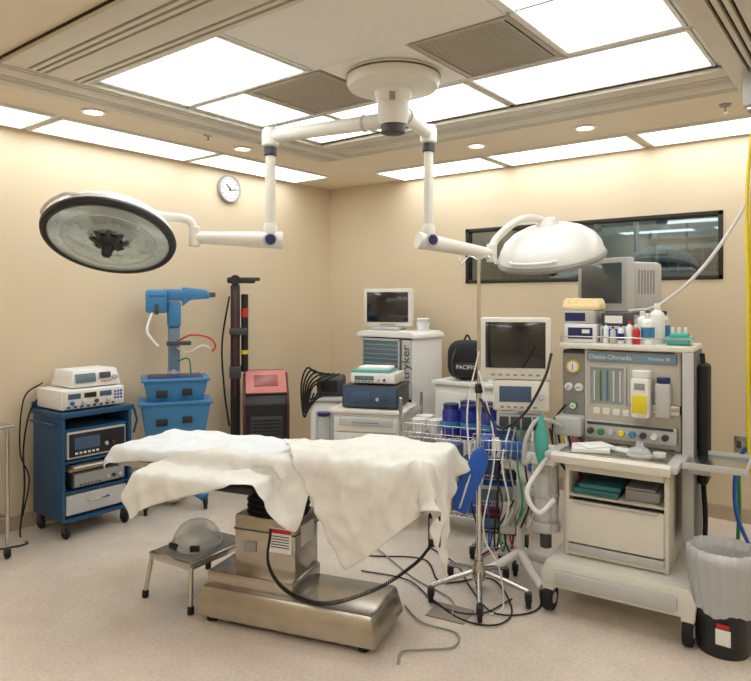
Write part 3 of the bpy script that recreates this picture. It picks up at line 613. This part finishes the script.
# ---------------------------------------------------------------- IV pole
a=Asm('iv_pole',(3.0,-2.18,0),30)
a.cyl('pole_lower',(0,0,.1),(0,0,1.1),.014,CHROME); a.cyl('pole_upper',(0,0,1.1),(0,0,1.80),.009,CHROME); a.cyl('clamp_collar',(0,0,1.08),(0,0,1.13),.02,BLACK)
for k in range(5):
    an=R(72*k+54); e=(math.cos(an)*.26,math.sin(an)*.26)
    a.tube(f'leg_{k}',[(0,0,.15),(e[0]*.5,e[1]*.5,.12),(e[0],e[1],.085)],.014,STEEL); a.caster(k,e[0],e[1],.038)
a.lathe('hub',[(0,.1),(.035,.1),(.04,.15),(.02,.2),(0,.2)],STEEL)
for k in range(4):
    an=R(90*k); cx_,sx_=math.cos(an),math.sin(an)
    a.tube(f'hook_{k}',[(0,0,1.78),(cx_*.05,sx_*.05,1.80),(cx_*.09,sx_*.09,1.76),(cx_*.11,sx_*.11,1.80)],.004,CHROME)
a.prism('blue_paddle',[(-.14,.49),(-.07,.46),(.03,.68),(.05,.76),(.015,.82),(-.03,.79),(-.13,.58)],-.09,-.05,VBLUE,.008)
a.box('paddle_bracket',(0,-.04,.72),(.03,.08,.03),BLACK)
a.tube('black_cable',[(.01,-.02,1.05),(.1,-.1,.92),(.22,-.15,1.0),(.32,-.15,1.18),(.36,-.1,1.3)],.007,BLACK)
a.wires('spare_lines',[crom([(0,-.02,1.3),(-.06,-.06,1.0),(-.05,-.08,.7),(-.1,-.1,.5),(-.02,-.08,.75)]),crom([(0,-.02,1.2),(.08,-.06,.8),(.02,-.1,.4),(.1,-.08,.2),(.12,-.12,.02),(.05,-.2,.012)])],.004,WHITE)
# ---------------------------------------------------------------- patient monitor on stand
a=Asm('patient_monitor',(3.10,-1.89,0),27)
a.cyl('column',(0,.03,.1),(0,.03,1.2),.022,WHITE)
for k in range(4):
    an=R(90*k+25); e=(math.cos(an)*.25,math.sin(an)*.25)
    a.tube(f'leg_{k}',[(0,.03,.17),(e[0]*.5,e[1]*.5+.015,.12),(e[0],e[1],.085)],.024,WHITE); a.caster(k,e[0],e[1],.038)
a.box('display_bezel',(-.03,-.04,1.305),(.38,.05,.34),OFFW,.015); a.box('display_back',(-.03,.01,1.30),(.32,.08,.28),LGREY,.02); a.box('display_screen',(-.03,-.067,1.325),(.32,.006,.25),SCREEN,.003)
a.boxes('display_buttons',[((-.15+.04*i,-.067,1.163),(.02,.006,.01)) for i in range(7)],GREY,.001)
a.box('module_bezel',(0,-.03,1.05),(.30,.09,.165),OFFW,.012); a.box('module_screen',(-.03,-.077,1.06),(.17,.006,.085),LCDB,.002); a.cyl('module_knob',(.105,-.075,1.05),(.105,-.1,1.05),.018,LGREY)
a.boxes('module_keys',[((-.1+.035*i,-.078,.99),(.02,.006,.012)) for i in range(6)],GREY,.001)
a.box('module_rack',(0,.0,.90),(.26,.12,.09),LGREY,.01); a.boxes('module_slots',[((-.09+.06*i,-.062,.9),(.05,.008,.07)) for i in range(4)],DGREY,.002)
a.box('tilt_mount',(0,.03,1.13),(.12,.06,.1),DGREY,.01)
L=[]
for z in (.72,.77,.82): L.append([(-.26,-.16,z),(.1,-.16,z),(.1,.0,z),(-.26,.0,z),(-.26,-.16,z)])
for i in range(13):
    x=-.26+.36*i/12; L.append([(x,0,.82),(x,0,.72),(x,-.16,.72),(x,-.16,.82)])
a.wires('wire_basket',L,.0025,CHROME); a.boxes('basket_contents',[((-.20,-.08,.77),(.08,.1,.09)),((-.04,-.08,.765),(.12,.1,.08))],WRAP,.015)
a.box('basket_box',(-.13,-.08,.77),(.05,.1,.09),WHITE)
a.tube('swoop_arm',[(-.03,-.02,.72),(-.02,-.08,.68),(.04,-.12,.62),(.12,-.12,.60),(.17,-.12,.66)],.030,WHITE); a.lathe('swoop_boss',[(0,0),(.05,.0),(.06,.02),(.05,.05),(0,.06)],WHITE,(-.05,-.06,.66))
a.box('swoop_plate',(.08,-.13,.55),(.14,.05,.05),WHITE,.02,rot=(0,18,0))
a.boxes('hanging_modules',[((.03,-.05,.48),(.14,.08,.14)),((-.07,-.05,.38),(.08,.07,.16))],LGREY,.008)
for k in range(9): a.tube(f'lead_{k}',[(-.09+.03*k,-.07,.88),(-.14+.04*k,-.15,.7),(-.1+.035*k,-.17,.5),(-.12+.03*k,-.1,.35),(.02*k,-.08,.55)],.005,[BLACK,WHITE,GREY,GREEN,BLACK,WHITE,BLACK,YEL,BLACK][k])
# ---------------------------------------------------------------- anaesthesia machine
a=Asm('anesthesia_machine',(3.64,-1.74,0),5)
a.prism('base_deck',[(-.35,.13),(-.36,.2),(-.33,.265),(.33,.265),(.36,.2),(.35,.13)],-.34,.33,OFFW,.012)
a.box('base_foot_rail',(0,-.355,.19),(.56,.03,.07),LGREY,.012)
for i,(x,y) in enumerate([(-.32,-.30),(.32,-.30),(.32,.28),(-.32,.28)]):
    a.cyl(f'caster_{i}',(x-.022,y,.065),(x+.022,y,.065),.065,RUB,n=28); a.cyl(f'caster_hub_{i}',(x-.026,y,.065),(x+.026,y,.065),.03,LGREY); a.box(f'caster_bracket_{i}',(x,y,.135),(.06,.08,.05),OFFW,.01)
a.boxes('lower_sides',[((-.255,.02,.52),(.02,.5,.50)),((.215,.02,.52),(.02,.5,.50)),((-.02,.26,.52),(.46,.02,.5)),((-.02,.02,.285),(.46,.5,.02)),((-.02,.02,.575),(.46,.48,.012))],OFFW,.004)
a.box('lower_drawer',(-.02,-.235,.45),(.455,.03,.215),OFFW,.01); a.box('drawer_grip',(-.02,-.252,.555),(.40,.02,.015),LGREY,.005); a.box('drawer_body',(-.02,0,.44),(.40,.42,.18),LGREY)
a.box('drawer_under',(-.02,-.235,.315),(.455,.02,.04),LGREY,.004); a.box('left_lock',(-.262,-.2,.45),(.03,.05,.4),LGREY,.008)
a.boxes('files',[((-.12,-.06,.598),(.22,.3,.03)),((-.10,-.07,.627),(.2,.28,.022))],mat('teal_binder',sr(52,120,130),.5),.003); a.boxes('file_papers',[((.1,-.05,.61),(.16,.28,.05)),((.09,-.06,.643),(.14,.26,.012))],GREY,.004)
a.box('upper_drawer',(-.02,-.235,.735),(.455,.03,.06),OFFW,.006)
a.box('work_surface',(-.03,-.05,.79),(.62,.58,.035),LGREY,.012); a.box('work_tray',(-.02,-.20,.812),(.5,.24,.01),STEEL,.003)
a.prismx('work_lip',[(-.35,.76),(-.36,.80),(-.33,.815),(-.32,.76)],-.3,.25,OFFW,.004)
# upper cabinet
a.boxes('tower_shell',[((-.215,.13,1.06),(.02,.30,.50)),((.235,.13,1.06),(.03,.30,.50)),((.01,.27,1.06),(.46,.02,.5)),((.01,.14,.84),(.46,.28,.06))],CREAM,.006)
a.box('face_panel',(.01,.0,1.06),(.45,.04,.48),CREAM,.006); a.box('header',(.01,-.022,1.27),(.44,.02,.05),mat('header_blue',sr(120,150,170),.4),.004); a.text('label','Datex-Ohmeda',(-.09,-.034,1.27),.034,WHITE); a.text('label_2','Modulus SE',(.15,-.034,1.27),.022,WHITE)
a.box('flow_window',(-.105,-.022,1.12),(.17,.012,.19),mat('flow_window',sr(176,190,186),.2),.004)
for k in range(5): a.cyl(f'flow_tube_{k}',(-.17+.033*k,-.034,1.04),(-.17+.033*k,-.034,1.20),.004,[WHITE,GREEN,LBLUE,WHITE,WHITE][k],n=12)
a.boxes('flow_scale',[((-.105,-.03,1.035+.01*i),(.15,.003,.0012)) for i in range(18)],GREY,0)
a.boxes('flow_frame',[((-.195,-.03,1.12),(.012,.02,.2)),((-.014,-.03,1.12),(.012,.02,.2)),((-.105,-.03,1.22),(.19,.02,.012))],LGREY,.002)
a.box('vaporizer_body',(.075,-.075,1.08),(.09,.11,.2),WHITE,.015); a.cyl('vaporizer_dial',(.075,-.075,1.18),(.075,-.075,1.215),.045,WHITE,n=28); a.box('vaporizer_label',(.075,-.134,1.05),(.07,.006,.09),YEL,.002); a.box('vaporizer_label_2',(.075,-.134,1.14),(.05,.006,.03),GREY,.002); a.box('vaporizer_mount',(.13,-.03,1.02),(.24,.05,.05),STEEL,.008)
a.box('vaporizer_2',(.175,-.06,1.07),(.07,.08,.17),LGREY,.012); a.cyl('vaporizer_2_dial',(.175,-.06,1.155),(.175,-.06,1.185),.032,NAVY)
a.box('lower_control_panel',(.01,-.03,.89),(.45,.06,.09),LGREY,.008); a.box('panel_strip',(.01,-.062,.925),(.42,.004,.014),DGREY,.001)
for k in range(8): a.cyl(f'flow_knob_{k}',(-.18+.052*k,-.055,.885),(-.18+.052*k,-.085,.885),.016,[DGREY,GREEN,LGREY,YEL,LBLUE,DGREY,WHITE,DGREY][k],n=16)
a.boxes('panel_gauges',[((-.16+.05*k,-.026,.985),(.035,.01,.035)) for k in range(4)],PAPER,.006)
a.box('right_column',(.285,.10,.83),(.06,.30,.98),mat('column_slate',sr(100,106,114),.5),.012); a.box('right_column_trim',(.285,-.055,.83),(.05,.02,.96),LGREY,.004)
a.box('top_shelf',(-.02,.12,1.325),(.66,.36,.03),OFFW,.008)
a.wires('shelf_rail',[[(-.34,-.05,1.345),(-.34,-.05,1.375),(.30,-.05,1.375),(.30,-.05,1.345)]],.005,STEEL)
# left gauge module
a.box('left_module',(-.285,.12,1.08),(.13,.24,.44),DGREY,.012); a.box('left_face',(-.285,-.003,1.10),(.115,.012,.36),GREY,.004)
for k,(x,z,c_) in enumerate([(-.285,1.21,YEL),(-.31,1.1,WHITE),(-.255,1.1,WHITE),(-.285,1.0,GREEN)]):
    r_=.036 if k==0 else .022
    a.cyl(f'gauge_rim_{k}',(x,-.005,z),(x,-.03,z),r_,c_,n=28); a.cyl(f'gauge_dial_{k}',(x,-.028,z),(x,-.034,z),r_*.75,PAPER,n=24); a.box(f'gauge_needle_{k}',(x,-.036,z),(.003,.002,r_),BLACK,0,rot=(0,40*k,0))
a.box('bellows_console',(-.29,.0,.90),(.14,.22,.10),LGREY,.01)
# absorber on arm
a.cyl('absorber_arm',(-.2,-.1,.74),(-.38,-.18,.74),.02,STEEL); a.box('absorber_head',(-.39,-.19,.74),(.16,.13,.06),WHITE,.015)
a.cyl('absorber_canister',(-.38,-.19,.40),(-.38,-.19,.71),.068,CLEAR,n=32); a.cyl('absorbent',(-.38,-.19,.42),(-.38,-.19,.66),.06,mat('soda_lime',sr(215,212,214),.9,noise=.4,nscale=90),n=28)
a.cyl('absorber_base',(-.38,-.19,.36),(-.38,-.19,.41),.074,LGREY,n=32); a.cyl('absorber_mid',(-.38,-.19,.54),(-.38,-.19,.56),.072,LGREY,n=32); a.cyl('absorber_stem',(-.38,-.19,.27),(-.38,-.19,.37),.03,DGREY,n=20)
for k in range(3): a.cyl(f'absorber_rod_{k}',(-.38+.07*math.cos(k*2.1-.9),-.19+.07*math.sin(k*2.1-.9),.37),(-.38+.07*math.cos(k*2.1-.9),-.19+.07*math.sin(k*2.1-.9),.72),.006,STEEL)
a.cyl('valve_1',(-.44,-.2,.77),(-.44,-.2,.81),.024,CLEAR); a.cyl('valve_2',(-.35,-.2,.77),(-.35,-.2,.81),.024,WHITE)
base=crom([(-.43,-.24,.76),(-.46,-.29,.72),(-.45,-.30,.84),(-.41,-.26,.94),(-.36,-.2,.94),(-.32,-.12,.9)],14)
a.wires('breathing_hose',[base],.011,LGREY)
a.lathe('breathing_bag',[(0,0),(.010,0),(.016,.02),(.03,.07),(.036,.12),(.032,.18),(.016,.24),(.012,.27),(0,.27)],TEAL,(-.38,-.26,.70))
a.tube('hose_white',[(-.35,-.26,.76),(-.42,-.36,.6),(-.36,-.36,.5),(-.30,-.3,.56)],.013,WHITE)
for k in range(7): a.tube(f'gas_line_{k}',[(-.33+.02*k,-.01,1.0-.04*k),(-.38+.015*k,-.07,.9),(-.36+.02*k,-.1,.75),(-.30+.01*k,-.02,.6),(-.3,.1,.4)],.006,[BLACK,GREY,BLACK,YEL,WHITE,BLACK,RED][k])
# side tray
a.box('side_tray',(.42,-.12,.80),(.26,.32,.012),STEEL,.004); a.boxes('side_tray_rim',[((.42,-.28,.81),(.26,.006,.03)),((.42,.04,.81),(.26,.006,.03)),((.55,-.12,.81),(.006,.32,.03)),((.293,-.12,.81),(.006,.32,.03))],LGREY,.001); a.box('side_tray_bracket',(.34,-.08,.76),(.1,.04,.06),LGREY)
a.tube('hanging_cord',[(.33,.1,1.3),(.345,.08,1.1),(.335,.1,.7),(.35,.05,.5),(.34,.1,.3)],.012,RUB); a.box('black_bag',(.34,.1,.95),(.05,.16,.6),RUB,.02)
# worktop things
b=Asm('paper_pad',(3.53,-2.0,.818),20); b.box('sheets',(0,0,.012),(.18,.13,.02),PAPER,.004); b.box('sheet_2',(.02,.02,.026),(.15,.12,.006),PAPER,.001,rot=(0,0,30))
b=Asm('face_mask',(3.76,-1.98,.818)); b.lathe('dome',[(.05,.0),(.055,.015),(.04,.04),(.02,.05),(.014,.07),(0,.07)],CLEAR); b.lathe('cushion',[(.042,0),(.056,.0),(.06,.01),(.054,.02),(.042,.016)],LGREY)
b=Asm('clipboard',(3.64,-1.90,.818),-8); b.box('board',(0,0,.003),(.16,.10,.006),LGREY,.002); b.box('clip',(0,.04,.01),(.05,.015,.01),STEEL,.002); b.box('form',(0,-.01,.008),(.13,.075,.003),PAPER,0)
b=Asm('tape_roll',(3.83,-1.90,.812)); b.lathe('roll',[(.016,0),(.03,0),(.03,.02),(.016,.02),(.016,0)],WHITE,n=28)
# things on top of machine
T0=1.341
def onm(x,y): 
    c,s_=math.cos(R(5)),math.sin(R(5)); return 3.64+x*c-y*s_,-1.74+x*s_+y*c
X,Y=onm(-.26,.12); b=Asm('supply_box',(X,Y,T0),8); b.box('carton',(0,0,.05),(.17,.24,.10),WHITE); b.box('label',(0,-.121,.05),(.13,.003,.06),NAVY,0); b.box('label_2',(.03,-.123,.06),(.04,.003,.02),PAPER,0)
b=Asm('glove_box',(X+.0,Y,T0+.102),3); b.box('carton',(0,0,.035),(.16,.22,.07),LGREY,.004); b.box('label',(-.02,-.111,.035),(.11,.003,.045),NAVY,0); b.box('slot',(0,0,.071),(.08,.03,.003),BLACK,0)
b=Asm('foam_cushion',(X-.005,Y,T0+.174),8); b.box('pad',(0,0,.015),(.20,.17,.03),FOAM,.008)
for i in range(5):
    for j in range(4): b.lathe(f'peak_{i}_{j}',[(.022,0),(.018,.018),(.009,.034),(0,.037)],FOAM,(-.08+.04*i,-.06+.04*j,.028),n=12)
X,Y=onm(-.09,.14); b=Asm('supply_box',(X,Y,T0),4); b.box('carton',(0,0,.045),(.14,.20,.09),LGREY); b.box('label',(0,-.101,.05),(.11,.003,.05),VBLUE,0); b.box('carton_top',(0,.01,.125),(.13,.19,.07),DGREY); b.box('carton_label',(0,-.087,.125),(.09,.003,.04),PAPER,0)
def bottle(x,y,m,h,r,cap=WHITE,band=None):
    X,Y=onm(x,y); b=Asm('bottle',(X,Y,T0)); b.lathe('body',[(0,0),(r,0),(r,h*.7),(r*.9,h*.76),(r*.4,h*.84),(r*.4,h*.88)],m,n=24); b.cyl('cap',(0,0,h*.86),(0,0,h),r*.45,cap,n=18)
    if band: b.lathe('label_band',[(r+.001,h*.2),(r+.001,h*.55)],band,n=24)
bottle(.04,.13,BOTT,.17,.030,WHITE,PAPER); bottle(.085,.03,BOTT,.16,.032,WHITE,LBLUE); bottle(.112,.14,BOTT,.21,.036,WHITE,PAPER); bottle(.035,.0,RED,.10,.018); bottle(.0,.0,BOTT,.12,.016,RED)
bottle(.06,.23,BOTT,.15,.03); bottle(-.04,-.01,BOTT,.10,.015,NAVY,NAVY); bottle(-.08,-.01,CREAM,.09,.014,BLACK); bottle(-.115,-.01,BOTT,.11,.013,GREEN); bottle(.13,.235,CREAM,.17,.03,NAVY,LBLUE)
X,Y=onm(.225,.10); b=Asm('specimen_tray',(X,Y,T0),10); b.frus('tray',(0,0,.02),(.11,.18),(.13,.20),.035,TEAL,.005); b.box('tubes',(0,0,.045),(.09,.12,.03),TEAL,.01); b.boxes('vials',[((-.03+.03*i,-.03,.07),(.014,.014,.04)) for i in range(3)],WHITE)
# ---------------------------------------------------------------- equipment rack behind with computer
a=Asm('equipment_rack',(3.24,-.60,0),10)
a.boxes('rails',[((x,y,.78),(.03,.03,1.34)) for x in (-.27,.27) for y in (-.22,.22)],GREY,.004)
a.boxes('decks',[((0,0,z),(.58,.48,.02)) for z in (.13,.5,.85,1.17,1.46)],LGREY,.004)
for i,(z,b_,f_) in enumerate([(.14,CREAM,GREY),(.51,DGREY,BLACK),(.86,OFFW,LGREY),(1.18,CREAM,DGREY)]): a.device(f'unit_{i}',(0,-.02,z+.11),(.46,.38,.2),b_,f_,LCD,3)
for i,(x,y) in enumerate([(-.27,-.22),(.27,-.22),(.27,.22),(-.27,.22)]): a.caster(i,x,y,.05)
a=Asm('crt_monitor',(3.24,-.62,1.472),-22)
a.box('swivel_base',(0,.02,.012),(.26,.26,.025),GREY,.008); a.box('bezel',(0,-.15,.20),(.42,.08,.36),LGREY,.015); a.frus('rear_housing',(0,.05,.20),(.37,.32),(.37,.32),.31,LGREY,.03); a.box('screen',(0,-.192,.21),(.34,.006,.27),mat('crt_glass',sr(84,92,96),.15,coat=.6),.004)
a.boxes('side_vents',[((.186,-.04+.03*i,.22),(.004,.012,.16)) for i in range(6)],GREY,0)
# hoses drop from ceiling
a=Asm('gas_column',(4.30,-1.38,0)); a.box('ceiling_box',(-.06,0,H-.10),(.24,.24,.20),LGREY,.015); a.box('outlet_plate',(-.06,0,H-.21),(.2,.2,.02),STEEL,.004)
a.tube('yellow_hose',[(-.13,-.07,H-.2),(-.16,-.10,2.1),(-.155,-.10,1.6),(-.155,-.10,1.1),(-.15,-.10,.78),(-.13,.0,.6)],.009,YEL)
a.tube('yellow_hose_2',[(-.12,-.03,H-.2),(-.14,-.09,2.1),(-.145,-.09,1.6),(-.14,-.08,1.1),(-.13,.0,.9)],.008,YEL)
a.tube('blue_hose',[(.0,-.05,H-.2),(.05,-.1,1.5),(-.02,-.12,.95),(-.19,-.08,.78),(-.21,-.1,.5),(-.12,-.1,.25),(-.2,.05,.10)],.010,VBLUE)
a.tube('green_hose',[(.02,0,H-.2),(.08,0,1.5),(.02,-.05,.9),(-.2,.06,.78),(-.22,.06,.45),(-.24,.14,.25)],.010,GREEN)
a=Asm('suction_hose',(0,0,0)); a.tube('hose',[(3.40,-.95,1.50),(3.60,-1.02,1.54),(3.85,-1.05,1.76),(4.08,-1.08,2.12),(4.18,-1.2,2.4),(4.22,-1.3,2.53)],.010,WHITE)
# trash bin
a=Asm('trash_bin',(4.115,-1.95,0))
a.lathe('bin',[(0,.0),(.105,.0),(.11,.01),(.128,.40),(.133,.41),(.128,.42)],mat('bin_black',sr(26,27,32),.45),n=40)
bm=bmesh.new(); n_=64; rings=[]
prof=[(.129,.19),(.134,.26),(.140,.34),(.146,.41),(.148,.455),(.136,.462),(.122,.42),(.11,.3)]
for k,(r_,z_) in enumerate(prof):
    rings.append([bm.verts.new(((r_+.006*math.sin(i*1.9+k*.8)+.004*math.sin(i*.7-k))*math.cos(2*math.pi*i/n_),(r_+.006*math.sin(i*1.9+k*.8))*math.sin(2*math.pi*i/n_),z_+.010*math.sin(i*.5+k)*(k<4))) for i in range(n_)])
for A,B in zip(rings,rings[1:]):
    for i in range(n_): bm.faces.new((A[i],A[(i+1)%n_],B[(i+1)%n_],B[i]))
finish('liner_bag',bm,BAG,a.e,ang=80)
a.box('label',(.02,-.115,.10),(.06,.004,.07),PAPER,.001,rot=(3,0,0)); a.box('label_red',(.02,-.119,.15),(.05,.004,.02),RED,.001,rot=(3,0,0))
a.lathe('rubbish',[(0,.38),(.05,.4),(.1,.37)],PAPER)
# floor cords
a=Asm('floor_cables',(0,0,0))
L=[[(2.75,-2.5),(2.92,-2.6),(3.1,-2.58),(3.16,-2.70),(3.06,-2.80),(3.0,-2.88),(3.04,-2.96)],
   [(2.2,-2.1),(2.5,-1.95),(2.75,-2.15),(2.95,-1.95),(3.2,-2.2),(3.22,-2.40),(3.05,-2.45),(2.8,-2.35)],
   [(2.0,-1.9),(2.3,-2.05),(2.6,-2.2),(2.9,-2.3),(3.0,-2.45)],[(2.4,-1.75),(2.7,-1.9),(2.9,-2.1),(3.15,-2.3),(3.3,-2.15),(3.25,-1.9)],
   [(2.3,-2.3),(2.6,-2.25),(2.9,-2.40),(3.1,-2.35),(3.15,-2.1)]]
for i,l in enumerate(L): a.tube(f'cable_{i}',[(x,y,.007+.004*(k%2)) for k,(x,y) in enumerate(l)],.0045,[GREY,RUB,GREY,BLACK,DGREY][i])
a=Asm('floor_cover_plate',(2.97,-2.42,0),10); a.box('plate',(0,0,.003),(.20,.16,.006),mat('plate_grey',sr(150,138,122),.5),.001)
for i,(x,y,z) in enumerate([(.004,-3.35,.42),(.004,-2.45,.45)]):
    a=Asm('wall_outlet',(x,y,z),90); a.box('plate',(0,-.002,0),(.075,.006,.115),OFFW,.002); a.boxes('sockets',[((0,-.006,.025),(.03,.004,.03)),((0,-.006,-.025),(.03,.004,.03))],DGREY,.002)
a=Asm('wall_outlet',(3.9,-.004,.55),0); a.box('plate',(0,-.002,0),(.12,.006,.115),STEEL,.002); a.boxes('sockets',[((-.03,-.006,0),(.03,.004,.05)),((.03,-.006,0),(.03,.004,.05))],DGREY,.002)
# ---------------------------------------------------------------- camera + world
cam=bpy.data.cameras.new('camera'); co_=bpy.data.objects.new('camera',cam); S.collection.objects.link(co_)
co_.location=(4.70,-5.25,1.57); co_.rotation_euler=(R(90),0,R(37.9)); cam.sensor_width=36; cam.lens=658/751*36; cam.shift_y=-40.5/751
cam.clip_start=.05; S.camera=co_
wd=bpy.data.worlds.new('world'); S.world=wd; wd.use_nodes=True; wd.node_tree.nodes['Background'].inputs[0].default_value=(.5,.55,.6,1); wd.node_tree.nodes['Background'].inputs[1].default_value=.3
